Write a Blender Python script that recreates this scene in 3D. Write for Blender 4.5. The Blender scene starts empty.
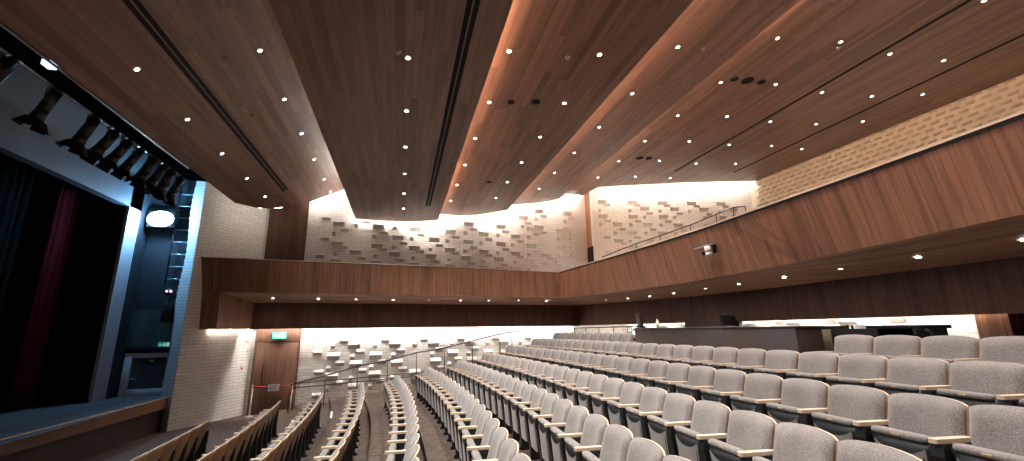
import bpy, bmesh, math, random
from mathutils import Vector, Matrix
random.seed(7)
PI = math.pi
scene = bpy.context.scene
COL = scene.collection

# ------------------------------------------------------------------ helpers
def link(o, parent=None):
    COL.objects.link(o)
    if parent is not None:
        o.parent = parent
    return o

class MB:
    """collects geometry, with UVs in metres, and links it as ONE mesh object"""
    def __init__(self):
        self.bm = bmesh.new(); self.uv = self.bm.loops.layers.uv.new('UVMap'); self.mats = []
    def mi(self, m):
        if m is None: return 0
        if m not in self.mats: self.mats.append(m)
        return self.mats.index(m)
    def face(self, pts, uvs=None, m=None, smooth=False):
        vs = [self.bm.verts.new(p) for p in pts]
        f = self.bm.faces.new(vs); f.material_index = self.mi(m); f.smooth = smooth
        if uvs is None:
            n = (Vector(pts[1]) - Vector(pts[0])).cross(Vector(pts[-1]) - Vector(pts[0]))
            ax, ay, az = abs(n.x), abs(n.y), abs(n.z)
            if az >= ax and az >= ay: uvs = [(p[0], p[1]) for p in pts]
            elif ax >= ay: uvs = [(p[1], p[2]) for p in pts]
            else: uvs = [(p[0], p[2]) for p in pts]
        for l, q in zip(f.loops, uvs): l[self.uv].uv = q
        return f
    def grid(self, rows, uvf=None, m=None, smooth=True, flip=False, closed=False):
        """rows: list of equal-length lists of points"""
        V = [[self.bm.verts.new(p) for p in r] for r in rows]
        k = len(rows[0])
        for i in range(len(rows) - 1):
            for j in range(k if closed else k - 1):
                j2 = (j + 1) % k
                q = [V[i][j], V[i][j2], V[i + 1][j2], V[i + 1][j]]
                if flip: q.reverse()
                try: f = self.bm.faces.new(q)
                except ValueError: continue
                f.material_index = self.mi(m); f.smooth = smooth
                for l in f.loops:
                    c = l.vert.co
                    l[self.uv].uv = uvf(c) if uvf else (c.x + c.y, c.z)
        return V
    def box(self, a, b, m=None, mat=None):
        x0, y0, z0 = a; x1, y1, z1 = b
        P = [Vector(p) for p in ((x0,y0,z0),(x1,y0,z0),(x1,y1,z0),(x0,y1,z0),(x0,y0,z1),(x1,y0,z1),(x1,y1,z1),(x0,y1,z1))]
        if mat is not None: P = [mat @ p for p in P]
        for q in ((0,3,2,1),(4,5,6,7),(0,1,5,4),(1,2,6,5),(2,3,7,6),(3,0,4,7)):
            self.face([P[i] for i in q], m=m)
    def rbox(self, a, b, r=.01, m=None, mat=None, seg=2):
        """box with rounded edges"""
        t = bmesh.new()
        bmesh.ops.create_cube(t, size=1)
        s = Vector(b) - Vector(a); c = (Vector(a) + Vector(b)) / 2
        for v in t.verts: v.co = Vector((v.co.x * s.x, v.co.y * s.y, v.co.z * s.z)) + c
        bmesh.ops.bevel(t, geom=t.edges[:], offset=min(r, min(s) * .45), segments=seg, affect='EDGES', profile=.5)
        self.merge(t, m, mat)
    def merge(self, t, m=None, mat=None, smooth=True):
        t.verts.ensure_lookup_table()
        mp = {}
        for v in t.verts:
            mp[v] = self.bm.verts.new(mat @ v.co if mat is not None else v.co)
        for f in t.faces:
            try: g = self.bm.faces.new([mp[v] for v in f.verts])
            except ValueError: continue
            g.material_index = self.mi(m); g.smooth = smooth
            n = g.normal if g.normal.length else f.normal
            for l in g.loops:
                c = l.vert.co; l[self.uv].uv = (c.x + c.y, c.z)
        t.free()
    def cyl(self, p, q, r, m=None, n=12, r2=None, caps=True, smooth=True):
        p = Vector(p); q = Vector(q); d = (q - p)
        if d.length < 1e-6: return
        d.normalize(); u = d.orthogonal().normalized(); w = d.cross(u); r2 = r if r2 is None else r2
        A = [p + (u * math.cos(2*PI*i/n) + w * math.sin(2*PI*i/n)) * r for i in range(n)]
        B = [q + (u * math.cos(2*PI*i/n) + w * math.sin(2*PI*i/n)) * r2 for i in range(n)]
        VA = [self.bm.verts.new(x) for x in A]; VB = [self.bm.verts.new(x) for x in B]
        for i in range(n):
            f = self.bm.faces.new([VA[i], VA[(i+1) % n], VB[(i+1) % n], VB[i]]); f.smooth = smooth; f.material_index = self.mi(m)
        if caps:
            f = self.bm.faces.new(VA[::-1]); f.material_index = self.mi(m)
            f = self.bm.faces.new(VB); f.material_index = self.mi(m)
    def tube(self, pts, r, m=None, n=8):
        pts = [Vector(p) for p in pts]; rings = []
        up = None
        for i, p in enumerate(pts):
            t = (pts[min(i+1, len(pts)-1)] - pts[max(i-1, 0)]).normalized()
            if up is None: up = t.orthogonal().normalized()
            u = (up - t * up.dot(t)).normalized(); w = t.cross(u); up = u
            rings.append([p + (u * math.cos(2*PI*k/n) + w * math.sin(2*PI*k/n)) * r for k in range(n)])
        V = self.grid(rings, m=m, closed=True)
        for e in (V[0][::-1], V[-1]):
            f = self.bm.faces.new(e); f.material_index = self.mi(m)
    def build(self, name, m=None, parent=None, bevel=0, recalc=True):
        if recalc: bmesh.ops.recalc_face_normals(self.bm, faces=self.bm.faces[:])
        me = bpy.data.meshes.new(name); self.bm.to_mesh(me); self.bm.free()
        for x in (self.mats or ([m] if m else [])): me.materials.append(x)
        o = bpy.data.objects.new(name, me)
        if bevel:
            b = o.modifiers.new('bevel', 'BEVEL'); b.width = bevel; b.segments = 2; b.limit_method = 'ANGLE'
        return link(o, parent)

def tag(o, label=None, cat=None, group=None, kind=None):
    if label: o['label'] = label
    if cat: o['category'] = cat
    if group: o['group'] = group
    if kind: o['kind'] = kind
    return o
def struct(o): o['kind'] = 'structure'; return o
def empty(name, loc=(0,0,0), rz=0):
    o = bpy.data.objects.new(name, None); o.location = loc; o.rotation_euler = (0,0,rz); o.empty_display_size = .1
    return link(o)
def children(o): return list(o.children)
def copy_tree(o, parent=None, kids=None):
    c = o.copy(); COL.objects.link(c)
    if parent is not None: c.parent = parent
    for ch in KIDS[o.name]: copy_tree(ch, c)
    return c
KIDS = {}
def remember(o):
    KIDS[o.name] = list(o.children)
    for ch in o.children: remember(ch)

ORD = ['', 'first','second','third','fourth','fifth','sixth','seventh','eighth','ninth','tenth','eleventh','twelfth','thirteenth',
       'fourteenth','fifteenth','sixteenth','seventeenth','eighteenth','nineteenth','twentieth','twenty-first','twenty-second','twenty-third',
       'twenty-fourth','twenty-fifth','twenty-sixth','twenty-seventh','twenty-eighth','twenty-ninth','thirtieth']

# ------------------------------------------------------------------ materials
def newmat(name):
    m = bpy.data.materials.new(name); m.use_nodes = True
    nt = m.node_tree; b = nt.nodes['Principled BSDF']
    return m, nt, b
def N(nt, t, **kw):
    n = nt.nodes.new(t)
    for k, v in kw.items(): setattr(n, k, v)
    return n
def math_node(nt, op, a, b=None):
    n = N(nt, 'ShaderNodeMath', operation=op)
    for i, x in enumerate((a, b)):
        if x is None: continue
        if isinstance(x, (int, float)): n.inputs[i].default_value = x
        else: nt.links.new(x, n.inputs[i])
    return n.outputs[0]
def ramp(nt, fac, stops):
    r = N(nt, 'ShaderNodeValToRGB'); e = r.color_ramp.elements
    while len(e) < len(stops): e.new(.5)
    for i, (p, c) in enumerate(stops): e[i].position = p; e[i].color = (*c, 1)
    nt.links.new(fac, r.inputs[0]); return r.outputs[0]
def simple(name, col, rough=.5, metal=0, noise=0, nscale=40, bump=0, spec=.5):
    m, nt, b = newmat(name)
    b.inputs['Roughness'].default_value = rough; b.inputs['Metallic'].default_value = metal
    b.inputs['Specular IOR Level'].default_value = spec
    tc = N(nt, 'ShaderNodeTexCoord'); nz = N(nt, 'ShaderNodeTexNoise'); nz.inputs['Scale'].default_value = nscale
    nz.inputs['Detail'].default_value = 3
    nt.links.new(tc.outputs['Object'], nz.inputs['Vector'])
    k = noise or .06
    c0 = tuple(max(0, x * (1 - k)) for x in col); c1 = tuple(min(1, x * (1 + k)) for x in col)
    nt.links.new(ramp(nt, nz.outputs['Fac'], [(.3, c0), (.7, c1)]), b.inputs['Base Color'])
    if bump:
        bp = N(nt, 'ShaderNodeBump'); bp.inputs['Strength'].default_value = bump; bp.inputs['Distance'].default_value = .005
        nt.links.new(nz.outputs['Fac'], bp.inputs['Height']); nt.links.new(bp.outputs[0], b.inputs['Normal'])
    return m
def emit(name, col, s):
    m, nt, b = newmat(name)
    b.inputs['Base Color'].default_value = (.8, .8, .8, 1)
    b.inputs['Emission Color'].default_value = (*col, 1); b.inputs['Emission Strength'].default_value = s
    return m
def wood(name, base, width=.2, along=1, rough=.42, contrast=.35, seam=.35, grain=1.0, coords='UV', joint=2.4, pv=.35):
    """planks across u of the given width, grain running along v (along=1) or along u (0)"""
    m, nt, b = newmat(name); b.inputs['Roughness'].default_value = rough
    tc = N(nt, 'ShaderNodeTexCoord'); sp = N(nt, 'ShaderNodeSeparateXYZ')
    nt.links.new(tc.outputs[coords], sp.inputs[0])
    u, v = (sp.outputs[0], sp.outputs[1]) if along else (sp.outputs[1], sp.outputs[0])
    su = math_node(nt, 'DIVIDE', u, width); pid = math_node(nt, 'FLOOR', su); fr = math_node(nt, 'FRACT', su)
    wn = N(nt, 'ShaderNodeTexWhiteNoise', noise_dimensions='1D'); nt.links.new(pid, wn.inputs['W'])
    # staggered plank ends
    off = math_node(nt, 'MULTIPLY', wn.outputs['Value'], 7.3)
    v2 = math_node(nt, 'ADD', v, off)
    bid = math_node(nt, 'FLOOR', math_node(nt, 'DIVIDE', v2, joint))
    wn2 = N(nt, 'ShaderNodeTexWhiteNoise', noise_dimensions='2D'); cb = N(nt, 'ShaderNodeCombineXYZ')
    nt.links.new(pid, cb.inputs[0]); nt.links.new(bid, cb.inputs[1]); nt.links.new(cb.outputs[0], wn2.inputs['Vector'])
    cg = N(nt, 'ShaderNodeCombineXYZ')
    nt.links.new(math_node(nt, 'MULTIPLY', u, 34 * grain), cg.inputs[0])
    nt.links.new(math_node(nt, 'MULTIPLY', v2, 1.3 * grain), cg.inputs[1])
    nt.links.new(math_node(nt, 'MULTIPLY', wn2.outputs['Value'], 20), cg.inputs[2])
    nz = N(nt, 'ShaderNodeTexNoise'); nz.inputs['Scale'].default_value = 1; nz.inputs['Detail'].default_value = 5; nz.inputs['Distortion'].default_value = .4
    nt.links.new(cg.outputs[0], nz.inputs['Vector'])
    f = math_node(nt, 'ADD', math_node(nt, 'MULTIPLY', nz.outputs['Fac'], 1 - pv), math_node(nt, 'MULTIPLY', wn2.outputs['Value'], pv))
    c = contrast
    col = ramp(nt, f, [(.28, tuple(x * (1 - c) for x in base)), (.5, base), (.74, tuple(min(1, x * (1 + c)) for x in base))])
    edge = math_node(nt, 'LESS_THAN', math_node(nt, 'MINIMUM', fr, math_node(nt, 'SUBTRACT', 1.0, fr)), .012 / width * .5 + .008)
    mx = N(nt, 'ShaderNodeMix', data_type='RGBA'); nt.links.new(math_node(nt, 'MULTIPLY', edge, seam), mx.inputs[0])
    nt.links.new(col, mx.inputs[6]); mx.inputs[7].default_value = (base[0]*.2, base[1]*.2, base[2]*.2, 1)
    nt.links.new(mx.outputs[2], b.inputs['Base Color'])
    bp = N(nt, 'ShaderNodeBump'); bp.inputs['Strength'].default_value = .15; bp.inputs['Distance'].default_value = .004
    nt.links.new(nz.outputs['Fac'], bp.inputs['Height']); nt.links.new(bp.outputs[0], b.inputs['Normal'])
    return m
def brick(name, col, mortar, w=.4, h=.1, rough=.75, bump=.7, var=.05):
    m, nt, b = newmat(name); b.inputs['Roughness'].default_value = rough
    tc = N(nt, 'ShaderNodeTexCoord'); bt = N(nt, 'ShaderNodeTexBrick')
    nt.links.new(tc.outputs['UV'], bt.inputs['Vector'])
    bt.inputs['Scale'].default_value = 1; bt.inputs['Brick Width'].default_value = w; bt.inputs['Row Height'].default_value = h
    bt.inputs['Mortar Size'].default_value = .006; bt.inputs['Mortar Smooth'].default_value = .3
    bt.inputs['Color1'].default_value = (*col, 1); bt.inputs['Color2'].default_value = (*[c * (1 - var * 2) for c in col], 1)
    bt.inputs['Mortar'].default_value = (*mortar, 1)
    nt.links.new(bt.outputs['Color'], b.inputs['Base Color'])
    nz = N(nt, 'ShaderNodeTexNoise'); nz.inputs['Scale'].default_value = 18; nt.links.new(tc.outputs['UV'], nz.inputs['Vector'])
    hgt = math_node(nt, 'SUBTRACT', math_node(nt, 'MULTIPLY', nz.outputs['Fac'], .25), bt.outputs['Fac'])
    bp = N(nt, 'ShaderNodeBump'); bp.inputs['Strength'].default_value = bump; bp.inputs['Distance'].default_value = .012
    nt.links.new(hgt, bp.inputs['Height']); nt.links.new(bp.outputs[0], b.inputs['Normal'])
    return m

M = {}
M['ceil'] = wood('walnut ceiling planks', (.175, .094, .068), .14, contrast=.42, seam=.35, grain=.42)
M['fascia'] = wood('walnut balcony boards', (.275, .134, .082), .11, contrast=.44, seam=.3, grain=.42, joint=400, pv=.14)
M['fasciashade'] = wood('shaded walnut boards', (.095, .042, .025), .11, rough=.75, contrast=.36, seam=.3, grain=.42, joint=400, pv=.14)  # same walnut, shade on the soffit walls and panel put into the colour
M['soffit'] = wood('bounce-lit soffit boards', (.54, .355, .27), .14, along=0, contrast=.35, seam=.3, grain=.5)  # same walnut, lightened: light bounced off the seats put into the colour
M['doorwood'] = wood('walnut door veneer', (.165, .088, .06), .24, contrast=.45, seam=.25)
M['lipwood'] = wood('oak stage lip', (.20, .085, .035), .4, along=0, contrast=.3, seam=.2)
M['boothwood'] = wood('grey brown booth panels', (.048, .035, .027), 1.2, along=0, contrast=.22, seam=.5)
M['brick'] = brick('white painted brick', (.75, .73, .70), (.36, .335, .31))
M['tile'] = brick('cream acoustic tiles', (.80, .74, .62), (.77, .71, .59), .34, .2)
M['nosing'] = wood('lit walnut nosing', (.62, .50, .42), 1.5, along=0, contrast=.2, seam=.1)  # light along the cap edge put into a paler wood colour
M['board'] = simple('pale brown board', (.15, .125, .095), .6)
M['carpet'] = simple('brown grey carpet', (.105, .082, .072), .95, noise=.35, nscale=9, bump=.3, spec=.1)
M['stagefloor'] = wood('dark stage boards', (.10, .105, .11), .3, along=1, rough=.35, contrast=.4)
M['apron'] = simple('dark brown stage apron', (.035, .02, .014), .7)
M['black'] = simple('matt black', (.010, .010, .011), .7, spec=.12)
M['plastic'] = simple('black moulded plastic', (.011, .011, .011), .42, bump=.1, nscale=200)
M['velvet'] = simple('black stage drape', (.004, .0045, .006), .95, spec=0)
M['red'] = simple('dark red stage drape', (.045, .005, .008), .9, spec=0)
M['green'] = simple('dark green stage drape', (.003, .007, .0075), .9, spec=0)
M['arm'] = wood('light ash arm', (.60, .47, .36), .3, along=1, rough=.4, contrast=.18, seam=0, coords='Object', grain=2)
M['edge'] = simple('light ply edge', (.58, .46, .35), .5, noise=.15, nscale=60)
M['shell'] = wood('warm ply shell', (.23, .118, .054), .6, along=1, rough=.4, contrast=.22, seam=0, coords='Object', grain=1.4)
M['brass'] = simple('brass plate', (.75, .62, .35), .3, metal=.8)
M['steel'] = simple('dark steel rail', (.05, .047, .045), .4, metal=.6)
M['silver'] = simple('brushed silver', (.55, .55, .56), .35, metal=.9)
M['white'] = simple('white paint', (.78, .77, .75), .5)
M['paper'] = simple('white paper', (.75, .75, .74), .7)
M['tape'] = simple('red barrier tape', (.55, .02, .03), .5)
M['bluegrey'] = simple('pale grey paint', (.30, .33, .36), .6)
M['greypanel'] = simple('grey portal paint', (.042, .056, .070), .6)
M['greyupper'] = simple('mid grey portal paint', (.09, .112, .12), .6)
M['navy'] = simple('dark wall paint', (.006, .007, .010), .8)
M['plaster'] = simple('white plaster', (.72, .70, .67), .8)
M['frame'] = simple('white door frame', (.62, .64, .66), .5)
M['room'] = simple('beige backstage paint', (.10, .095, .075), .8)
M['chrome'] = simple('chrome ring', (.5, .48, .45), .25, metal=1)
M['lens'] = emit('downlight lens', (1, .90, .78), 14)
M['cove'] = emit('warm white led strip', (1, .88, .76), 95)
M['cove2'] = emit('dimmer warm white led strip', (1, .88, .76), 55)
M['coveback'] = emit('warm led strip at the back wall', (1, .88, .76), 30)
M['cove3'] = emit('faint warm led strip', (1, .88, .76), 18)
M['covelow'] = emit('warm white led strip under balcony', (1, .92, .84), 80)
M['covestep2'] = emit('brighter led strip in ceiling steps', (1, .66, .42), 60)
M['covestep'] = emit('warm led strip in ceiling steps', (1, .64, .40), 22)
M['lamp'] = emit('stage lamp lens', (.72, .90, 1), 25)
M['greensign'] = emit('green sign light', (.06, .70, .52), .40)
M['greensign'].node_tree.nodes['Principled BSDF'].inputs['Base Color'].default_value = (.06, .42, .34, 1)
M['signwhite'] = emit('lit white sign symbol', (.85, 1, .95), .7)
M['violet'] = emit('violet indicator', (.55, .35, 1), 3)
M['blueind'] = emit('blue indicator', (.45, .65, 1), 1.4)
def glassmat():
    m, nt, b = newmat('dark tinted glass')
    b.inputs['Base Color'].default_value = (.35, .42, .42, 1); b.inputs['Roughness'].default_value = .03
    b.inputs['Transmission Weight'].default_value = .85; b.inputs['IOR'].default_value = 1.45
    return m
M['glass'] = glassmat()
def fabric():
    m, nt, b = newmat('grey woven wool'); b.inputs['Roughness'].default_value = .9; b.inputs['Specular IOR Level'].default_value = .15
    b.inputs['Sheen Weight'].default_value = .25; b.inputs['Sheen Roughness'].default_value = .5
    tc = N(nt, 'ShaderNodeTexCoord'); oi = N(nt, 'ShaderNodeObjectInfo')
    nz = N(nt, 'ShaderNodeTexNoise'); nz.inputs['Scale'].default_value = 150; nz.inputs['Detail'].default_value = 2
    nt.links.new(tc.outputs['Object'], nz.inputs['Vector'])
    n2 = N(nt, 'ShaderNodeTexNoise', noise_dimensions='4D'); n2.inputs['Scale'].default_value = 5
    nt.links.new(tc.outputs['Object'], n2.inputs['Vector']); nt.links.new(math_node(nt, 'MULTIPLY', oi.outputs['Random'], 50), n2.inputs['W'])
    f = math_node(nt, 'ADD', math_node(nt, 'MULTIPLY', nz.outputs['Fac'], .8), math_node(nt, 'MULTIPLY', n2.outputs['Fac'], .2))
    nt.links.new(ramp(nt, f, [(.33, (.103, .092, .089)), (.5, (.176, .162, .158)), (.68, (.274, .256, .25))]), b.inputs['Base Color'])
    bp = N(nt, 'ShaderNodeBump'); bp.inputs['Strength'].default_value = .25; bp.inputs['Distance'].default_value = .003
    nt.links.new(nz.outputs['Fac'], bp.inputs['Height']); nt.links.new(bp.outputs[0], b.inputs['Normal'])
    return m
M['fabric'] = fabric()

# ------------------------------------------------------------------ camera
CAMZ = 2.74
cam = bpy.data.cameras.new('camera'); cam.sensor_width = 36; cam.lens = 429.147 / 1024 * 36; cam.clip_start = .05
co = bpy.data.objects.new('camera', cam); COL.objects.link(co)
yaw, pit, rol = 0.2511186, 0.2272594, -0.01
Fw = Vector((math.sin(yaw)*math.cos(pit), math.cos(yaw)*math.cos(pit), math.sin(pit)))
R0 = Vector((math.cos(yaw), -math.sin(yaw), 0)); U0 = R0.cross(Fw)
Rr = R0*math.cos(rol) + U0*math.sin(rol); Uu = -R0*math.sin(rol) + U0*math.cos(rol)
co.matrix_world = Matrix(((Rr.x, Uu.x, -Fw.x, 0), (Rr.y, Uu.y, -Fw.y, 0), (Rr.z, Uu.z, -Fw.z, CAMZ), (0, 0, 0, 1)))
scene.camera = co
CAMP = Vector((0, 0, CAMZ))
def project(p):
    d = Vector(p) - CAMP; z = d.dot(Fw)
    if z < .05: return None
    return 512 + 429.147 * d.dot(Rr) / z, 230.5 - 429.147 * d.dot(Uu) / z

# ------------------------------------------------------------------ plan
CX, CY, R_0, DR = -53.729, 7.793, 52.138, .9505
def rad(i): return R_0 + DR * i - {-2: .30, -1: .12, 0: .05}.get(i, 0)
def tier(i): return max(0, 2.74 - .88 - 1.6143 + .15394 * i + .00434 * i * i - (.03 if i == 8 else 0))
def arcx(r, y): return CX + math.sqrt(r * r - (y - CY) ** 2)
def Wy(x): return 17.5 + .11 * (x + 4.3)
def blockY(x): return 18.27 - .167 * (x - 8.65)
YN = -1.7                                     # the side wall on the camera's own side

# ---- floor: front floor, then one tier per row
ys = [YN + (Wy(6) + .6 - YN) * k / 40 for k in range(41)]
fb = MB()
def tr(i): return rad(i) + .20                # riser just behind row i's backs
prev = [(-8.2, y, 0) for y in ys]
edge = [(arcx(tr(-2), y), y, 0) for y in ys]
fb.grid([prev, edge], uvf=lambda c: (c.x, c.y), smooth=False)
for i in range(-1, 10):
    z0, z1 = tier(i - 1), tier(i)
    a = [(arcx(tr(i-1), y), y, z0) for y in ys]; b = [(arcx(tr(i-1), y), y, z1) for y in ys]
    if i < 9: c = [(arcx(tr(i), y), y, z1) for y in ys]
    else: c = [(17.2, y, z1) for y in ys]
    fb.grid([a, b], uvf=lambda c: (c.y, c.z), smooth=False)
    fb.grid([b, c], uvf=lambda c: (c.x, c.y), smooth=False)
struct(fb.build('floor', M['carpet']))

# ---- protruding bricks: the repeated cluster of three
def clusters(umin, umax, zmin, zmax, rng, dens=.94, up=True):
    out = []
    per, vert = 1.5, .76
    r = 0; z = zmin
    while z < zmax:
        u = umin + (per / 2 if r % 2 else 0) - rng.random() * .12
        while u < umax:
            if rng.random() < dens:
                for du, dz, w, h in (((0, 0, .42, .19), (.30, -.18, .30, .13), (0.02, -.40, .14, .16)) if up else ((0, 0, .42, .28), (.30, -.2, .30, .19), (0.02, -.42, .14, .22))):
                    uu = round((u + du) / .1) * .1; zz = round((z + dz) / .1) * .1
                    if umin < uu and uu + w < umax and zmin - .3 < zz and zz + h < zmax: out.append((uu, zz, w, h, h * (.52 + rng.random() * .1 if up else .40 + rng.random() * .08), .84 if up else .56))
            u += per
        z += vert / 2; r += 1
    return out
def brick_wall(name, p, q, z0, z1, mat, blocks=(), holes=(), thick=.25):
    """vertical wall from p to q (plan), the room lies on its right-hand side when walking p->q; holes (u0,u1,za,zb)"""
    p = Vector((p[0], p[1], 0)); q = Vector((q[0], q[1], 0)); d = (q - p); L = d.length; d.normalize(); n = Vector((d.y, -d.x, 0))
    mb = MB()
    P = lambda u, z, o=0: p + d * u + n * o + Vector((0, 0, z))
    us = sorted({0, L, *[h[0] for h in holes], *[h[1] for h in holes]}); zs = sorted({z0, z1, *[h[2] for h in holes], *[h[3] for h in holes]})
    for a, b in zip(us, us[1:]):
        for c, e in zip(zs, zs[1:]):
            if any(h[0] <= a and b <= h[1] and h[2] <= c and e <= h[3] for h in holes): continue
            for o in (0, -thick):
                mb.face([P(a, c, o), P(b, c, o), P(b, e, o), P(a, e, o)], [(a, c), (b, c), (b, e), (a, e)])
    for u in (0, L): mb.face([P(u, z0), P(u, z0, -thick), P(u, z1, -thick), P(u, z1)], [(0, z0), (thick, z0), (thick, z1), (0, z1)])
    mb.face([P(0, z1), P(L, z1), P(L, z1, -thick), P(0, z1, -thick)])
    for (u, z, w, h, o, mf) in blocks:                 # bricks set proud with a ridge along the middle
        m = h * mf
        for f in ([(0,m,o),(w,m,o),(w,h,0),(0,h,0)], [(0,0,0),(w,0,0),(w,m,o),(0,m,o)], [(0,0,0),(0,m,o),(0,h,0)], [(w,0,0),(w,h,0),(w,m,o)]):
            mb.face([P(u + a, z + b, c) for a, b, c in f], [(u + a, z + b) for a, b, c in f])
    return struct(mb.build(name, mat, recalc=False))

rng = random.Random(3)
# far side wall (behind the door and both levels)
WX0, WX1 = -5.05, 10.4
LW = math.hypot(WX1 - WX0, .11 * (WX1 - WX0))
ux = lambda x: (x - WX0) * math.hypot(1, .11)
bl = clusters(ux(-3.2), ux(10.2), .6, 2.75, rng, up=False) + clusters(ux(-3.4), ux(8.5), 4.9, 7.4, rng) + clusters(ux(4.5), ux(8.4), 7.3, 8.4, rng, .6)
bl = [b for b in bl if not (b[1] < .25 + .16 * (b[0] / 1.006 + WX0 + 2.6))]
brick_wall('wall_far', (WX0, Wy(WX0)), (WX1, Wy(WX1)), -.05, 10.6, M['brick'], bl)
# splayed brick wall beside the stage
TX0, TY0, TX1, TY1 = -6.31, 15.22, -5.05, Wy(-5.05)
brick_wall('wall_stage_splay', (TX0, TY0), (TX1, TY1), -.05, 9.4, M['brick'], thick=.05)
# its toothed end return towards the stage
mb = MB()
for k in range(94):
    z = k * .1; o = .40 + (.008 if k % 2 else -.008) + .05 * math.sin(k * .21)
    mb.box((TX0 - o, TY0 + o * .75 + .03, z), (TX0 + .02, TY0 + o * .75 + .23, z + .097))
    mb.face([(TX0, TY0, z), (TX0 - o, TY0 + o * .75, z), (TX0 - o, TY0 + o * .75, z + .1), (TX0, TY0, z + .1)], [(0, z), (o, z), (o, z + .1), (0, z + .1)])
struct(mb.build('wall_stage_splay_end', M['brick'], recalc=False))
# upper back part of the far wall that steps forward
bw = clusters(.3, 8.0, 5.6, 8.9, rng, .8)
mb_len = math.hypot(8.2, .167 * 8.2)
brick_wall('wall_far_upper', (8.65, blockY(8.65)), (16.95, blockY(16.95)), 4.0, 10.6, M['brick'], bw)
# its return: walnut reveal with a dark opening below, white trim at the corner
mb = MB()
mb.box((8.60, 18.29, 6.55), (8.65, 18.93, 10.6)); struct(mb.build('wall_far_reveal', M['fascia']))
mb = MB(); mb.box((8.58, 18.24, 6.55), (8.66, 18.30, 10.3)); struct(mb.build('trim_1', M['white']))
mb = MB(); mb.box((8.61, 18.33, 4.0), (8.64, 18.93, 6.55)); struct(mb.build('door_2', M['black']))
# upper back wall with raised cream tiles
mb = MB()
bx = lambda y: 16.70 + .4 * max(0, min(1, (16.6 - y) / 9.5))
yy = [16.95, 14, 11, 7, 3, YN]
for a, b in zip(yy, yy[1:]):
    mb.face([(bx(a), a, 4.0), (bx(b), b, 4.0), (bx(b), b, 10.6), (bx(a), a, 10.6)], [(-a, 4), (-b, 4), (-b, 10.6), (-a, 10.6)])
r = 0; z = 5.7
while z < 9.75:                                # wedge-shaped raised tiles in offset rows
    y = 16.6 - (.19 if r % 2 else 0)
    while y > 3.2:
        x = bx(y); w, h, o = .25, .11, .10
        p = [(x, y, z), (x, y - w, z), (x - o, y - w * .85, z), (x - o, y - w * .15, z), (x, y, z + h), (x, y - w, z + h)]
        mb.face([p[2], p[3], p[4], p[5]]); mb.face([p[0], p[1], p[2], p[3]]); mb.face([p[3], p[0], p[4]]); mb.face([p[1], p[2], p[5]])
        y -= .38
    z += .2; r += 1
struct(mb.build('wall_back_upper', M['tile'], recalc=False))
# lower back wall behind the control booth and a walnut pier at its end
bb = clusters(.4, 12.3, 1.9, 3.4, rng, .9, up=False)
brick_wall('wall_back', (10.3, Wy(10.3) - .02), (10.3, 5.55), 1.5, 4.0, M['brick'], bb)
mb = MB(); mb.box((9.95, 5.1, 1.6), (10.35, 5.55, 3.9)); struct(mb.build('wall_back_pier', M['fascia']))
mb = MB(); mb.box((10.5, YN, 1.6), (10.7, 5.0, 3.9)); struct(mb.build('wall_back_dark', M['black']))
# wall on the camera's own side
brick_wall('wall_near', (17.2, YN), (-8.2, YN), -.05, 10.6, M['fascia'])

# ------------------------------------------------------------------ ceiling panels
def ceil_panel(x0, x1, zf, yend, name='ceiling', t=.10, nx=14, y0=YN):
    mb = MB()
    xs = [x0 + (x1 - x0) * k / nx for k in range(nx + 1)]
    lo0 = [(x, y0, zf(x)) for x in xs]; lo1 = [(x, yend(x), zf(x)) for x in xs]
    hi0 = [(x, y0, zf(x) + t) for x in xs]; hi1 = [(x, yend(x), zf(x) + t) for x in xs]
    uv = lambda c: (c.x, c.y)
    mb.grid([lo0, lo1], uvf=uv, smooth=False); mb.grid([hi0, hi1], uvf=uv, smooth=False)
    mb.grid([lo1, hi1], uvf=uv, smooth=False); mb.grid([lo0, hi0], uvf=uv, smooth=False)
    for k in (0, -1): mb.face([lo0[k], lo1[k], hi1[k], hi0[k]], [(0, 0), (0, 5), (.1, 5), (.1, 0)])
    return struct(mb.build(name, M['ceil']))
def interp(tab):
    def f(x):
        if x <= tab[0][0]: return tab[0][1]
        for (a, b), (c, d) in zip(tab, tab[1:]):
            if x <= c: return b + (d - b) * (x - a) / (c - a)
        return tab[-1][1]
    return f
zA = lambda x: 7.0 + .645 * (x + 4.4)
zB = lambda x: 7.10 + .015 * (x + 1.92)
zC = lambda x: 7.5 + .10 * (x - 1.3)
zD = lambda x: 8.12 + .22 * (x - 4.27)
zE = interp([(6.5, 8.93), (7, 9.0), (8, 9.15), (16.9, 9.78)])
eA = interp([(-5.05, 14.2), (-5.0, 14.6), (-4.87, 15.1), (-4.52, 16.0), (-3.9, 16.75), (-3.54, 17.02), (-2.44, 17.54), (-1.6, 17.6)])
eB = interp([(-1.92, 17.57), (-1.2, 17.74), (-.21, 17.78), (.6, 17.56), (1.3, 17.18)])
eC = interp([(.9, 17.4), (1.45, 17.68), (2.2, 18.10), (3.04, 18.08), (4.25, 17.38)])
eD = interp([(3.9, 17.5), (4.56, 17.84), (5.77, 18.33), (6.56, 18.31), (7.0, 18.1)])
eE = interp([(6.6, 18.2), (7.4, 18.41), (8.28, 18.75), (8.5, 18.75), (8.52, 17.45), (12.5, 16.80), (16.9, 16.4)])
ceil_panel(-5.05, -1.6, zA, eA)
ceil_panel(-1.92, 1.3, zB, eB)
ceil_panel(.85, 4.27, zC, eC)
ceil_panel(3.8, 7.0, zD, eD)
ceil_panel(6.5, 17.15, zE, eE, nx=60)
mb = MB(); mb.box((-13, YN, 10.7), (17.5, 20, 10.8)); struct(mb.build('ceiling_slab', M['black']))
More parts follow.
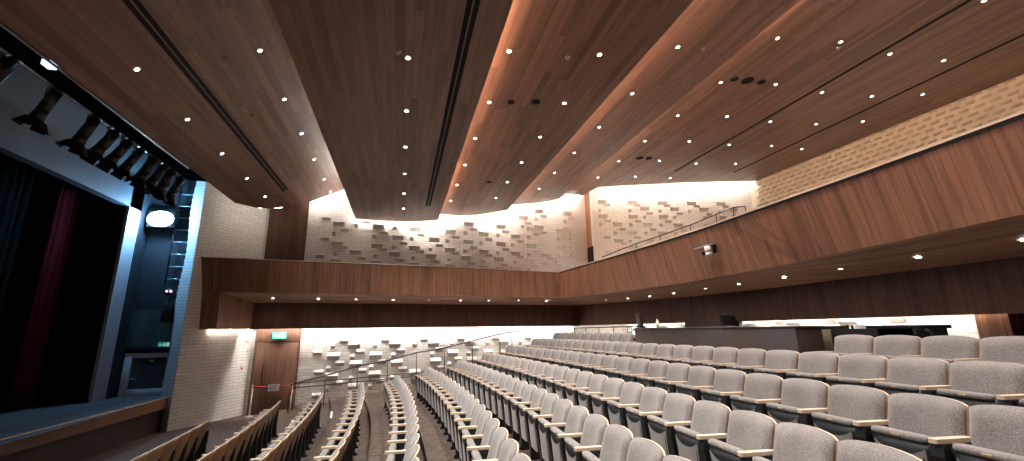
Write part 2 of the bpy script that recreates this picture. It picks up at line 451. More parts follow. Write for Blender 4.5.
# seams in the wide panel
for i, x in enumerate((11.25, 14.33)):
    mb = MB(); mb.box((x - .045, YN, zE(x) - .012), (x + .045, 15.3, zE(x) + .03)); struct(mb.build('trim_%d' % (i + 2), M['black']))
# LED strips lying on the lips of the ceiling steps and behind the panel ends
for i, (x, z) in enumerate(((1.22, zB(1.3) + .13), (4.19, zC(4.27) + .13), (6.92, zD(7.0) + .13))):
    mb = MB(); mb.box((x - .05, -1.4, z), (x + .02, 17.0, z + .03)); struct(mb.build('trim_step_light', M['covestep'] if i == 0 else M['covestep2']))
    mb = MB(); mb.box((x - .11, YN, z - .04), (x - .08, 17.0, z + .19)); struct(mb.build('trim_step_shield', M['ceil']))  # unseen shield added to keep the strip light off the neighbouring panel
def strip(pts, s, mat, name='trim_cove_light', d=(0, 0, .03)):
    mb = MB()
    for a, b in zip(pts, pts[1:]):
        a = Vector(a); b = Vector(b); t = (b - a).normalized(); n = t.cross(Vector((0, 0, 1))).normalized() * s / 2
        u = Vector(d)
        q = [a - n, a + n, b + n, b - n]
        mb.face(q); mb.face([v + u for v in q])
        for k in range(4): mb.face([q[k], q[(k+1) % 4], q[(k+1) % 4] + u, q[k] + u])
    return struct(mb.build(name, mat))
def end_strip(x0, x1, zf, yf, n=8, inset=.012, up=.11, mat=None):
    xs = [x0 + (x1 - x0) * k / n for k in range(n + 1)]
    strip([(x, yf(x) - inset, zf(x) + up) for x in xs], .06, mat or M['cove'])
end_strip(-3.4, -1.95, zA, eA); end_strip(-1.85, 1.2, zB, eB); end_strip(1.35, 4.2, zC, eC); end_strip(4.35, 6.9, zD, eD)
end_strip(7.1, 8.3, zE, eE, 4); end_strip(8.75, 16.5, zE, eE, 10, mat=M['cove2'])
strip([(-5.0, 15.2, zA(-4.9) + .11), (-4.86, 15.85, zA(-4.75) + .11), (-4.62, 16.4, zA(-4.5) + .11), (-4.40, 16.72, zA(-4.3) + .11)], .03, M['cove3'])
# walnut panel between the splay wall and the far wall at balcony level
mb = MB(); x0, x1 = -4.97, -3.66
P = [(x0, Wy(x0) - .06), (x1, Wy(x1) - .06), (x1, Wy(x1) - .005), (x0, Wy(x0) - .005)]
lo = [(a, b, 4.0) for a, b in P]; hi = [(a, b, 7.9) for a, b in P]
mb.face([lo[0], lo[1], hi[1], hi[0]], [(x0, 4), (x1, 4), (x1, 7.9), (x0, 7.9)])
mb.face([lo[1], lo[2], hi[2], hi[1]]); mb.face([lo[3], lo[0], hi[0], hi[3]]); mb.face(hi); mb.face([lo[2], lo[3], hi[3], hi[2]])
struct(mb.build('wall_far_panel', M['fasciashade']))

# ------------------------------------------------------------------ balconies
def poly_y(tab, n=6):
    out = []
    for a, b in zip(tab, tab[1:]):
        for k in range(n): out.append(tuple(a[j] + (b[j] - a[j]) * k / n for j in range(len(a))))
    out.append(tab[-1]); return out
side_top = [(-6.2, 15.42), (-4.31, 15.62), (-1.14, 15.88), (2.5, 16.3), (4.65, 16.72), (6.36, 16.9)]
side_bot = [(-6.1, 15.58), (-4.31, 15.78), (-1.07, 16.02), (2.43, 16.2), (4.47, 16.5), (6.25, 16.62)]
side_in = [(-5.0, Wy(-5.0) - .42), (-3.9, Wy(-3.9) - .42), (-1.1, Wy(-1.1) - .42), (2.77, Wy(2.77) - .42), (4.97, Wy(4.97) - .42), (7.8, Wy(7.8) - .42)]
ZT, ZB = 5.06, 4.0
back_top = [(6.36, 16.9), (6.62, 13.6), (6.86, 10.5), (6.92, 8.3), (6.82, 4.8), (6.7, 2.8), (6.4, YN)]
back_bot = [(6.25, 16.62, 4.0), (6.8, 14.07, 3.925), (7.22, 9.6, 3.90), (7.27, 6.5, 3.94), (7.13, 5.15, 3.96), (6.95, 3.19, 3.99), (6.7, YN, 4.0)]
back_in = [(7.8, Wy(7.8) - .42, 3.79), (8.45, 15.2, 3.74), (9.0, 11.8, 3.71), (9.05, 8.7, 3.70), (8.75, 4.9, 3.70), (8.55, 3.6, 3.70), (8.1, YN, 3.70)]
def lerp_poly(tab, t):
    k = t * (len(tab) - 1); i = min(int(k), len(tab) - 2); f = k - i
    return tuple(tab[i][j] + (tab[i+1][j] - tab[i][j]) * f for j in range(len(tab[0])))
def cum(pts):
    s = [0]
    for a, b in zip(pts, pts[1:]): s.append(s[-1] + (Vector(b) - Vector(a)).length)
    return s
def ribbon(name, A, B, mat, ax=0, t=None, up=.06):
    """surface between two 3D polylines of equal length"""
    mb = MB(); U = lambda p: p[ax]
    for i in range(len(A) - 1):
        a, b, c, d = A[i], A[i+1], B[i+1], B[i]
        w1 = (Vector(d) - Vector(a)).length; w2 = (Vector(c) - Vector(b)).length
        mb.face([d, c, b, a], [(U(d), -w1), (U(c), -w2), (U(b), 0), (U(a), 0)])
    if t is not None:
        o = Vector(t)                                # inner face of the parapet, down to its deck
        for i in range(len(A) - 1):
            a, b = Vector(A[i]) + o, Vector(A[i+1]) + o; c, d = Vector(B[i+1]) + o, Vector(B[i]) + o
            c.z += up; d.z += up
            mb.face([a, b, c, d]); mb.face([A[i], A[i+1], b, a])
    return struct(mb.build(name, mat, recalc=False))
ts = [k / 40 for k in range(41)]
ST = [(*lerp_poly(side_top, t), ZT) for t in ts]; SB = [(*lerp_poly(side_bot, t), ZB) for t in ts]
SI = [(*lerp_poly(side_in, t), 3.75 + .04 * t) for t in ts]; SL = [(p[0], p[1], 2.845 + .035 * t) for p, t in zip(SI, ts)]
BT = [(*lerp_poly(back_top, t), ZT) for t in ts]; BB = [lerp_poly(back_bot, t) for t in ts]
BI = [lerp_poly(back_in, t) for t in ts]; BLo = [(p[0], p[1], 2.90) for p in BI]
ribbon('wall_balcony_far', ST, SB, M['fascia'], t=(0, .08, 0)); ribbon('wall_balcony_back', BT, BB, M['fascia'], 1, t=(.08, 0, 0))
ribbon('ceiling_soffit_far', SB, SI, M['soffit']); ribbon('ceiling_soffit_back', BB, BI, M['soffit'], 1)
ribbon('wall_soffit_far', SI, SL, M['fasciashade'], t=(0, .05, 0)); ribbon('wall_soffit_back', BI, BLo, M['fasciashade'], 1, t=(.05, 0, 0))
# rail caps
def cap(name, T, d, w=.16, gap=.03):
    mb = MB()
    for i in range(len(T) - 1):
        a = Vector(T[i]); b = Vector(T[i+1]); n = Vector((*d, 0)) * w; f = Vector((*d, 0)) * -.012; z = Vector((0, 0, .032))
        q = [a + f, b + f, b + n, a + n]
        mb.face(q); mb.face([v + z for v in q]); mb.face([q[0], q[1], q[1] + z, q[0] + z]); mb.face([q[3], q[2], q[2] + z, q[3] + z])
    struct(mb.build(name, M['nosing']))
    mb = MB(); f = Vector((*d, 0)) * -.006                  # black strip painted for the shadow gap under the cap
    for i in range(len(T) - 1):
        a = Vector(T[i]) + f; b = Vector(T[i+1]) + f; z = Vector((0, 0, gap))
        mb.face([a - z, b - z, b, a]); mb.face([a - z, b - z, b - z - f, a - z - f])
    return struct(mb.build(name, M['black']))
cap('trim_4', ST, (0, 1), gap=.015); cap('trim_5', BT, (1, 0), gap=.045)
# stage-end pier of the side balcony: front and reveal
mb = MB()
fx, fy = -5.60, 15.70
f0 = [(-6.06, 15.66, 2.84), (fx, fy, 2.84), (fx, fy - .06, ZB + .02), (-6.1, 15.58, ZB + .02)]
mb.face(f0, [(-6.2, 2.84), (fx, 2.84), (fx, 4), (-6.2, 4)])
i0 = (side_in[0][0], side_in[0][1])
mb.face([(fx, fy, 2.84), (*i0, 2.84), (*i0, 3.78), (fx, fy - .06, ZB)], [(0, 2.84), (1.8, 2.84), (1.8, 3.8), (0, 4)])
mb.face([(-6.06, 15.66, 2.84), (fx, fy, 2.84), (*i0, 2.84), (-5.3, 17.05, 2.84)])
struct(mb.build('wall_balcony_end', M['fascia'], recalc=False))
# decks behind the fascias
mb = MB()
mb.grid([[(p[0], p[1] + .09, 4.08) for p in SB], [(p[0], Wy(p[0]) - .01, 4.08) for p in SB]], uvf=lambda c: (c.x, c.y), smooth=False)
struct(mb.build('floor_balcony_far', M['carpet']))
mb = MB()
mb.grid([[(p[0] + .09, p[1], 4.08) for p in BB], [(9.0, p[1], 4.15) for p in BB], [(16.8, p[1], 6.2) for p in BB]], uvf=lambda c: (c.x, c.y), smooth=False)
struct(mb.build('floor_balcony_back', M['carpet']))
# led strips under the balconies
strip([(x, Wy(x) - .37, 3.02) for x in (-4.9, -2, 1, 4, 7.3)], .06, M['covelow'])
strip([(9.95, 18.6, 3.1), (9.95, 12, 3.1), (9.90, 5.2, 3.1)], .06, M['coveback'])

strip([(-5.88, 15.93, 2.815), (-5.14, 17.24, 2.815)], .03, M['cove2'], d=(0, 0, .012))

# ------------------------------------------------------------------ downlights
def downlight_mesh(r=.037):
    mb = MB()
    n = 14
    ring0 = [(math.cos(2*PI*k/n)*r*1.5, math.sin(2*PI*k/n)*r*1.5, 0) for k in range(n)]
    ring1 = [(math.cos(2*PI*k/n)*r*1.4, math.sin(2*PI*k/n)*r*1.4, -.012) for k in range(n)]
    ring2 = [(math.cos(2*PI*k/n)*r, math.sin(2*PI*k/n)*r, -.010) for k in range(n)]
    mb.grid([ring0, ring1, ring2], m=M['chrome'], closed=True)
    mb.face([(math.cos(2*PI*k/n)*r, math.sin(2*PI*k/n)*r, -.009) for k in range(n)], m=M['lens'])
    bmesh.ops.recalc_face_normals(mb.bm, faces=mb.bm.faces[:])
    me = bpy.data.meshes.new('downlight'); mb.bm.to_mesh(me); mb.bm.free()
    for m in mb.mats: me.materials.append(m)
    return me
DLM = downlight_mesh()
SPOT = bpy.data.lights.new('downlight beam', 'SPOT'); SPOT.energy = 155; SPOT.color = (1, .92, .83); SPOT.spot_size = math.radians(112); SPOT.spot_blend = 1; SPOT.shadow_soft_size = .06
SPOT3 = SPOT.copy(); SPOT3.energy = 60
SPOT4 = SPOT.copy(); SPOT4.energy = 8
SPOT2 = bpy.data.lights.new('soffit beam', 'SPOT'); SPOT2.energy = 7; SPOT2.color = (1, .90, .80); SPOT2.spot_size = math.radians(140); SPOT2.spot_blend = 1; SPOT2.shadow_soft_size = .05
def downlight(x, y, z, label, group, spot, tilt=0):
    o = bpy.data.objects.new('downlight', DLM); o.location = (x, y, z - .002); o.rotation_euler = (0, tilt, 0); link(o)
    tag(o, label, 'ceiling light', group)
    l = bpy.data.objects.new('beam', spot); link(l, o); l.location = (0, 0, -.03)
ROWS = [(-4.41, zA, [5.8, 7.62, 9.4, 11.2, 13.0, 14.75]), (-2.85, zA, [6.35, 8.18, 10.01, 11.85, 13.7, 15.56, 17.0]),
        (-.08, zB, [4.65, 6.47, 8.27, 10.1, 12.0, 13.87, 15.69]), (1.64, zC, [6.46, 8.25, 10.09, 11.95, 13.82, 15.68]),
        (3.35, zC, [6.4, 8.2, 9.98, 11.8, 13.63, 15.5]), (5.22, zD, [6.6, 8.42, 10.25, 12.11, 13.97, 15.84]),
        (8.02, zE, [4.9, 6.76, 8.6, 10.48, 12.37, 14.27, 16.15]), (9.74, zE, [6.65, 8.5, 10.37, 12.26, 14.12, 15.99]),
        (11.61, zE, [8.7, 10.55, 12.44, 14.34, 16.14]), (13.55, zE, [6.88, 8.7, 10.56, 12.43, 14.3]), (15.2, zE, [5.2, 8.4, 10.2, 12.6])]
for ri, (x, zf, yl) in enumerate(ROWS):
    while min(yl) > 2.2: yl = [min(yl) - 1.84] + yl      # unseen lamps added over the camera to brighten the nearer seats
    yl = sorted(yl, reverse=True)
    for k, y in enumerate(yl):
        tilt = -math.atan2(zf(x + .1) - zf(x - .1), .2)
        downlight(x, y, zf(x), 'small round downlight, %s from the far wall in the %s ceiling row from the stage' % (ORD[k+1], ORD[ri+1]), 'downlights in the wood ceiling', SPOT4 if y > 16.5 else SPOT3 if y > (14.5 if x < 7 else 13.5) else SPOT, tilt)
def soffit_z(px, py, A, B):
    best = None
    for a, b in zip(A, B):
        a = Vector(a); b = Vector(b); d = b - a
        t = max(0, min(1, ((px - a.x) * d.x + (py - a.y) * d.y) / (d.x * d.x + d.y * d.y))); c = a + d * t
        e = (c.x - px) ** 2 + (c.y - py) ** 2
        if best is None or e < best[0]: best = (e, c.z)
    return best[1]
for k, (x, y) in enumerate([(-4.28, 16.45), (-2.86, 16.6), (-1.6, 16.72), (-.3, 16.85), (1.0, 16.95), (2.26, 17.05), (3.4, 17.1), (4.66, 17.2), (5.91, 17.35)]):
    downlight(x, y, soffit_z(x, y, SB, SI), 'tiny downlight under the far side balcony, %s from its stage end' % ORD[k+1], 'downlights under the far balcony', SPOT2)
for k, (x, y) in enumerate([(7.5, 16.75), (7.69, 15.41), (7.91, 14.11), (8.08, 12.97), (8.13, 11.69), (8.17, 10.28), (8.21, 9.08), (8.19, 7.71), (8.13, 6.37), (8.04, 5.01), (7.89, 3.69)]):
    downlight(x, y, soffit_z(x, y, BB, BI), 'tiny downlight under the back balcony, %s from the corner with the side balcony' % ORD[k+1], 'downlights under the back balcony', SPOT2)
# ceiling speakers and sprinklers
def disc(name, x, y, z, r, mat, label, cat, group=None, h=.02, tilt=0):
    mb = MB(); mb.cyl((0, 0, 0), (0, 0, -h), r, mat, 18); mb.cyl((0, 0, -h), (0, 0, -h - .006), r * .8, M['black'], 18)
    o = mb.build(name, mat); o.location = (x, y, z); o.rotation_euler = (0, tilt, 0); tag(o, label, cat, group); return o
for k, (x, y, r) in enumerate([(8.3, 8.41, .10), (8.72, 8.42, .16), (9.2, 8.44, .11), (8.72, 13.9, .14), (9.12, 13.9, .13)]):
    disc('ceiling_speaker', x, y, zE(x), r, M['black'], 'black round grille in the wide ceiling panel, %s' % ('first of a row of three', 'large middle one of a row of three', 'last of a row of three', 'first of a pair', 'second of a pair')[k], 'speaker', 'grilles in the wide ceiling panel')
for k, (x, y, r) in enumerate([(2.7, 13.58, .09), (2.67, 8.17, .10), (2.11, 8.21, .08)]):
    disc('ceiling_speaker', x, y, zC(x), r, M['black'], ('black round hole in the panel beside the lit step, alone near far end', 'larger black round hole of the pair beside the lit step', 'smaller black round hole of the pair beside the lit step')[k], 'speaker', 'grilles beside the lit step')
def sprinkler(x, y, zf, label):
    z = zf(x); mb = MB(); mb.cyl((0, 0, 0), (0, 0, -.012), .05, M['chrome'], 14); mb.cyl((0, 0, -.012), (0, 0, -.05), .012, M['chrome'], 8); mb.cyl((0, 0, -.05), (0, 0, -.055), .03, M['chrome'], 10)
    o = mb.build('sprinkler'); o.location = (x, y, z + .004); tag(o, label, 'sprinkler', 'sprinklers in the ceiling')
for x, y, zf, t in [(-3.37, 8.06, zA, 'sloping panel beside the stage, farther from far wall'), (-3.52, 10.12, zA, 'sloping panel beside the stage, closer to far wall'), (-.24, 6.34, zB, 'lowest flat panel with double slot'),
                    (2.77, 6.53, zC, 'panel beside the first lit step'), (5.9, 6.69, zD, 'panel beside the second lit step'), (9.91, 6.84, zE, 'wide back panel')]:
    sprinkler(x, y, zf, 'small chrome sprinkler head in the ' + t)
# slot diffusers
def slot(x, zf, y0, y1, label, slope=0):
    t = empty('slot_diffuser', (x, 0, zf(x))); t.rotation_euler = (0, -math.atan(slope), 0); tag(t, label, 'air vent', 'long slot vents in the ceiling')
    mb = MB(); mb.box((-.075, y0, -.004), (.075, y1, .001)); mb.build('slot', M['black'], t)
    mb = MB(); mb.box((-.012, y0, -.012), (.012, y1, .0)); mb.build('divider', M['ceil'], t)
    for s in (-1, 1):
        mb = MB(); mb.box((s * .08 - .008, y0, -.010), (s * .08 + .008, y1, .0)); mb.build('flange', M['black'], t)
slot(.77, zB, 3.0, 15.25, 'long double black air slot in the lowest flat panel')
slot(-3.9, zA, 3.5, 15.0, 'long black air slot in the sloping panel beside the stage', .645)

# ------------------------------------------------------------------ seats
def back_profile(u, z):
    """y of the backrest front line at height z (local y points to the stage)"""
    return .135 * (1 - (z - .40) / .48)
def top_z(u, w):
    s = abs(u) / (w / 2)
    return .908 - .022 * s ** 2 - .016 * s ** 10
def cushion_mesh():
    mb = MB(); w = .522; nu, nv = 14, 10
    F, Bk = [], []
    for j in range(nv + 1):
        v = j / nv; rf, rb = [], []
        for i in range(nu + 1):
            s = -1 + 2 * i / nu; u = s * w / 2
            z0 = .40; z = z0 + (top_z(u, w) - z0) * v
            e = (1 - abs(s) ** 10) * (1 - abs(2 * v - 1) ** 9)
            y = back_profile(u, z) + .040 * s * s
            uu = u * (1 - .02 * (1 - v))
            rf.append((uu, y + .012 + .052 * e ** .6, z)); rb.append((uu, y + .004, z))
        F.append(rf); Bk.append(rb)
    VF = mb.grid(F, m=M['fabric']); VB = mb.grid(Bk, m=M['fabric'], flip=True)
    per = lambda V: [V[0][i] for i in range(nu + 1)] + [V[j][nu] for j in range(1, nv + 1)] + [V[nv][i] for i in range(nu - 1, -1, -1)] + [V[j][0] for j in range(nv - 1, 0, -1)]
    a, b = per(VF), per(VB)
    for i in range(len(a)):
        f = mb.bm.faces.new([a[i], a[(i+1) % len(a)], b[(i+1) % len(a)], b[i]]); f.smooth = True
    return mb
def shell_mesh():
    mb = MB(); w = .542; nu, nv = 12, 8
    F, Bk = [], []
    for j in range(nv + 1):
        v = j / nv; rf, rb = [], []
        for i in range(nu + 1):
            s = -1 + 2 * i / nu; u = s * w / 2; z = .27 + (top_z(u * .98, w) - .003 - .27) * v
            y = back_profile(u, z) + .040 * s * s - .004
            rf.append((u, y + .004, z)); rb.append((u, y - .010, z))
        F.append(rf); Bk.append(rb)
    VF = mb.grid(F, m=M['shell']); VB = mb.grid(Bk, m=M['shell'], flip=True)
    per = lambda V: [V[0][i] for i in range(nu + 1)] + [V[j][nu] for j in range(1, nv + 1)] + [V[nv][i] for i in range(nu - 1, -1, -1)] + [V[j][0] for j in range(nv - 1, 0, -1)]
    a, b = per(VF), per(VB)
    for i in range(len(a)):
        f = mb.bm.faces.new([a[i], a[(i+1) % len(a)], b[(i+1) % len(a)], b[i]]); f.material_index = mb.mi(M['edge'])
    return mb
def pan_xform(u, t, o):
    """folded-up seat: t runs 0 bottom .. 1 top, o outwards to the stage"""
    z = .19 + .485 * t; y = .275 + .045 * t
    return (u, y + o * .98, z - o * .2)
def pan_shell():
    mb = MB(); w = .445; nu, nt_ = 8, 8; F, Bk = [], []
    for j in range(nt_ + 1):
        t = j / nt_ * .93; rf, rb = [], []
        for i in range(nu + 1):
            s = -1 + 2 * i / nu; ww = w * (1 - .10 * (1 - t)); u = s * ww / 2
            e = (1 - abs(s) ** 6) ** .5 * (1 - abs(2 * (t / .93) - 1) ** 8) ** .5
            rf.append(pan_xform(u, t, .008 + .04 * e)); rb.append(pan_xform(u, t, -.05))
        F.append(rf); Bk.append(rb)
    VF = mb.grid(F); VB = mb.grid(Bk, flip=True)
    per = lambda V: [V[0][i] for i in range(nu + 1)] + [V[j][nu] for j in range(1, nt_ + 1)] + [V[nt_][i] for i in range(nu - 1, -1, -1)] + [V[j][0] for j in range(nt_ - 1, 0, -1)]
    a, b = per(VF), per(VB)
    for i in range(len(a)): mb.bm.faces.new([a[i], a[(i+1) % len(a)], b[(i+1) % len(a)], b[i]])
    return mb
def pan_insert():
    mb = MB(); nu, nv = 10, 5; rows = []
    for j in range(nv + 1):
        r = []
        for i in range(nu + 1):
            s = -1 + 2 * i / nu; tt = .05 + (.72 + .12 * abs(s) ** 2.2 - .05) * j / nv
            w = .365 * (1 - .10 * (1 - tt)); u = s * w / 2
            r.append(pan_xform(u, tt, .050 - .010 * abs(s) ** 6))
        rows.append(r)
    mb.grid(rows, m=M['fabric'])
    back = [[(p[0], p[1] - .03, p[2]) for p in r] for r in rows]
    mb.grid(back, m=M['fabric'], flip=True)
    for r0, r1 in ((rows[0], back[0]), (rows[-1], back[-1]), ([r[0] for r in rows], [r[0] for r in back]), ([r[-1] for r in rows], [r[-1] for r in back])):
        mb.grid([r0, r1], m=M['fabric'], smooth=False)
    return mb
def pan_roll():
    mb = MB(); n = 12; w = .395; rings = []
    for s in (-1, -.94, -.8, 0, .8, .94, 1):
        k = .5 if abs(s) == 1 else (.86 if abs(s) > .9 else 1)
        ring = []
        for i in range(n):
            a = 2 * PI * i / n; c, d = math.cos(a), math.sin(a)
            c = math.copysign(abs(c) ** .7, c); d = math.copysign(abs(d) ** .7, d)
            ring.append((s * w / 2, .318 + c * .042 * k, .650 + d * .026 * k))
        rings.append(ring)
    V = mb.grid(rings, m=M['fabric'], closed=True)
    mb.bm.faces.new(V[0][::-1]); mb.bm.faces.new(V[-1]); return mb
def standard_mesh(end=False):
    mb = MB(); hw = .041
    prof = [(.03, 0), (.33, 0), (.33, .03), (.30, .06), (.31, .2), (.345, .40), (.375, .57), (.365, .65), (.06, .65), (.09, .3), (.07, .06), (.03, .03)]
    if end: prof = [(.0, 0), (.33, 0), (.33, .03), (.31, .06), (.34, .40), (.37, .57), (.36, .65), (.03, .65), (.05, .3), (.03, .05), (.0, .03)]; hw = .03
    L = [(-hw, a, b) for a, b in prof]; Rr_ = [(hw, a, b) for a, b in prof]
    mb.face(L[::-1]); mb.face(Rr_)
    for i in range(len(prof)): mb.face([L[i], L[(i+1) % len(prof)], Rr_[(i+1) % len(prof)], Rr_[i]])
    return mb
def arm_mesh():
    mb = MB(); n = 8; top = []
    hw = .029
    out = [(-hw, .085), (hw, .085), (hw, .385)] + [(hw * math.cos(a), .385 + .018 * math.sin(a)) for a in (PI/6, PI/3, PI/2, 2*PI/3, 5*PI/6)] + [(-hw, .385)]
    lo = [(x, y, .655) for x, y in out]; hi = [(x, y, .683) for x, y in out]
    mb.face(lo[::-1]); mb.face(hi)
    for i in range(len(out)): mb.face([lo[i], lo[(i+1) % len(out)], hi[(i+1) % len(out)], hi[i]])
    return mb
def make_seat():
    t = empty('theatre_seat')
    cushion_mesh().build('backrest', M['fabric'], t)
    shell_mesh().build('back_shell', M['shell'], t)
    p = pan_shell().build('seat', M['plastic'], t)
    pan_insert().build('underside_pad', M['fabric'], p)
    r = pan_roll().build('front_cushion', M['fabric'], p)
    mb = MB(); mb.rbox((-.028, .355, .640), (.028, .3625, .656), .002); q = mb.build('number_plate', M['brass'], p)
    s = standard_mesh().build('side_frame', M['plastic'], t, bevel=.012); s.location = (-.275, 0, 0)
    a = arm_mesh().build('armrest', M['arm'], t, bevel=.006); a.location = (-.275, 0, 0)
    return t
def make_end_seat():
    t = make_seat()
    s = standard_mesh(True).build('end_panel', M['plastic'], t, bevel=.012); s.location = (.275, 0, 0)
    a = arm_mesh().build('armrest', M['arm'], t, bevel=.006); a.location = (.275, 0, 0)
    return t
SEAT = make_seat(); remember(SEAT); ENDSEAT = make_end_seat(); remember(ENDSEAT)
used = {'n': False, 'e': False}
SW = .55
PH0 = {0: .02929, 1: .01316, 2: -.00968, 3: .00560, 4: .01589, 5: .08122, 6: .11434, 7: .11467, 8: -.0572}   # a measured gap between two seats of each row
YEND = {-2: 11.55, -1: 13.2, 0: 13.2, 1: 13.75, 2: 13.75, 3: 13.98, 4: 14.4, 5: 14.75, 6: 15.0, 7: 15.2, 8: 15.5}
NSEAT = 0
def put_seat(i, phi, r, z, first, label, group):
    global NSEAT
    key = 'e' if first else 'n'; proto = ENDSEAT if first else SEAT
    if not used[key]: o = proto; used[key] = True
    else: o = copy_tree(proto)
    o.location = (CX + r * math.cos(phi), CY + r * math.sin(phi), z); o.rotation_euler = (0, 0, phi + PI / 2)
    tag(o, label, 'seat', group); NSEAT += 1
ROWNAME = {i: '%s row from the stage' % ORD[i + 3] for i in range(-2, 8)}; ROWNAME[8] = 'last row'
for i in range(-2, 9):
    r = rad(i); z = tier(i); d = SW / r
    ye = YEND[i]; pe = math.asin((ye - CY) / r)
    base = PH0.get(i, pe)
    n0 = round((pe - base) / d); p0 = base + n0 * d - .042 / r
    k = 0
    while True:
        phi = p0 - (k + .5) * d; y = CY + r * math.sin(phi)
        if y < 1.1: break
        if i == 8 and 4.95 < y < 10.65: k += 1; continue
        P_ = project((CX + r * math.cos(phi), y, z + .9)); P2 = project((CX + r * math.cos(phi), y, z + .5))
        ok = P_ is not None and -45 < P_[0] < 1085 and P_[1] < 492
        if ok:
            side = i == 8 and y < 7
            if side:
                m = int((4.95 - y) / SW) + 1
                lab = 'grey folding theatre seat in the last row, %s beyond the control booth' % ORD[m]
            else: lab = 'grey folding theatre seat, %s from the far aisle, %s' % (ORD[k+1], ROWNAME[i])
            put_seat(i, phi, r, z, k == 0 or (i == 8 and 4.4 < y < 4.95), lab, 'theatre seats in the ' + ROWNAME[i])
        k += 1
print('SEATS', NSEAT)

# ------------------------------------------------------------------ stage
SZ = .92
mb = MB(); mb.face([(-6.55, YN, SZ), (-6.43, 15.3, SZ), (-6.3, 16.2, SZ), (-13, 16.2, SZ), (-13, YN, SZ)]); 
struct(mb.build('floor_stage', M['stagefloor'], recalc=False))
mb = MB()
lip = [(-6.9 + .47 * min(1, max(0, (y - 8) / 7.4)), y) for y in (-1.6, 6, 8, 10.2, 12.1, 14, 15.4)]
for (a, b), (c, d) in zip(lip, lip[1:]):
    mb.face([(a + .02, b, SZ - .28), (c + .02, d, SZ - .28), (c, d, SZ + .012), (a, b, SZ + .012)], [(b, 0), (d, 0), (d, .3), (b, .3)])
    mb.face([(a, b, SZ + .012), (c, d, SZ + .012), (c - .12, d, SZ + .012), (a - .12, b, SZ + .012)])
    mb.face([(a + .02, b, SZ - .28), (c + .02, d, SZ - .28), (c - .4, d, SZ - .28), (a - .4, b, SZ - .28)])
struct(mb.build('trim_stage_lip', M['lipwood'], recalc=False))
mb = MB()
for (a, b), (c, d) in zip(lip, lip[1:]):
    mb.face([(a - .12, b, 0), (c - .12, d, 0), (c - .12, d, SZ - .27), (a - .12, b, SZ - .27)])
struct(mb.build('wall_stage_apron', M['apron'], recalc=False))
mb = MB()
for (a, b), (c, d) in zip(lip, lip[1:]):
    mb.face([(a - .001, b, SZ + .013), (c - .001, d, SZ + .013), (c - .03, d, SZ + .013), (a - .03, b, SZ + .013)]); mb.face([(a + .004, b, SZ), (c + .004, d, SZ), (c, d, SZ + .013), (a, b, SZ + .013)])
struct(mb.build('trim_stage_edge', M['edge'], recalc=False))
# portal: leg, header band and pale wall above
PX = -8.05
mb = MB(); mb.box((PX - .09, 14.86, SZ), (PX, 15.46, 7.3)); struct(mb.build('wall_portal_leg', M['bluegrey']))
mb = MB(); mb.box((PX - .25, YN, 6.47), (PX, 15.46, 7.24)); struct(mb.build('wall_portal_header', M['greypanel']))
mb = MB(); mb.box((PX - .35, YN, 7.24), (PX - .12, 16.2, 9.9)); struct(mb.build('wall_portal_upper', M['greyupper']))
# end wall of the apron, with an opening for the glazed screen
mb = MB(); Y1 = 16.0
mb.box((PX - .1, Y1, 3.45), (-6.2, Y1 + .12, 9.9)); struct(mb.build('wall_apron_end', M['navy']))
mb = MB(); mb.box((-13, YN, SZ), (-12.9, 17, 10.6)); mb.box((-13, 16.3, SZ), (-8.15, 16.4, 10.6)); struct(mb.build('wall_stage_back', M['navy']))
mb = MB(); mb.box((PX - .1, 15.46, SZ), (PX + .02, Y1, 9.9)); struct(mb.build('wall_apron_return', M['navy']))
mb = MB(); mb.box((-9.5, 17.6, SZ), (-5.4, 17.7, 3.6)); mb.box((-6.4, 16.1, SZ), (-6.35, 17.6, 3.6)); mb.box((-9.5, 16.1, 3.55), (-5.4, 17.7, 3.6)); struct(mb.build('wall_backstage', M['room']))
mb = MB(); mb.box((-7.25, 17.3, 2.3), (-7.12, 17.58, 3.4)); mb.box((-8.02, 17.3, 2.3), (-7.80, 17.58, 3.4)); struct(mb.build('trim_backstage', M['white']))
# glazed screen / door
t = empty('door_1', (0, 15.9, 0)); struct(t)
def fr(name, a, b, m): q = MB(); q.rbox(a, b, .008); return q.build(name, m, t)
fr('frame', (-7.98, -.04, SZ), (-7.78, .04, 2.16), M['frame']); fr('frame', (-7.78, -.04, 2.02), (-6.83, .04, 2.16), M['frame'])
fr('frame', (-7.78, -.04, SZ), (-6.83, .04, 1.12), M['frame']); fr('frame', (-6.86, -.05, SZ), (-6.66, .05, 3.45), M['frame'])
g = MB(); g.box((-7.78, -.008, 1.12), (-6.86, .008, 2.02)); g.build('pane', M['glass'], t)
fr('crossbar', (-8.02, -.06, 2.19), (-6.86, .06, 2.34), M['black']); g = MB(); g.box((-8.02, -.008, 2.34), (-6.86, .008, 3.45)); g.build('pane', M['glass'], t)
g = MB(); g.cyl((-7.70, -.04, 1.42), (-7.70, -.09, 1.42), .025, n=10); g.cyl((-7.70, -.09, 1.42), (-7.58, -.09, 1.42), .012, n=8); g.build('door_handle', M['silver'], t)
g = MB(); g.box((-7.75, -.05, 2.09), (-7.60, -.04, 2.12)); g.build('door_closer', M['silver'], t)
g = MB(); g.box((-7.33, -.012, 1.90), (-7.22, -.009, 1.96)); n_ = g.build('notice', M['paper'], t)
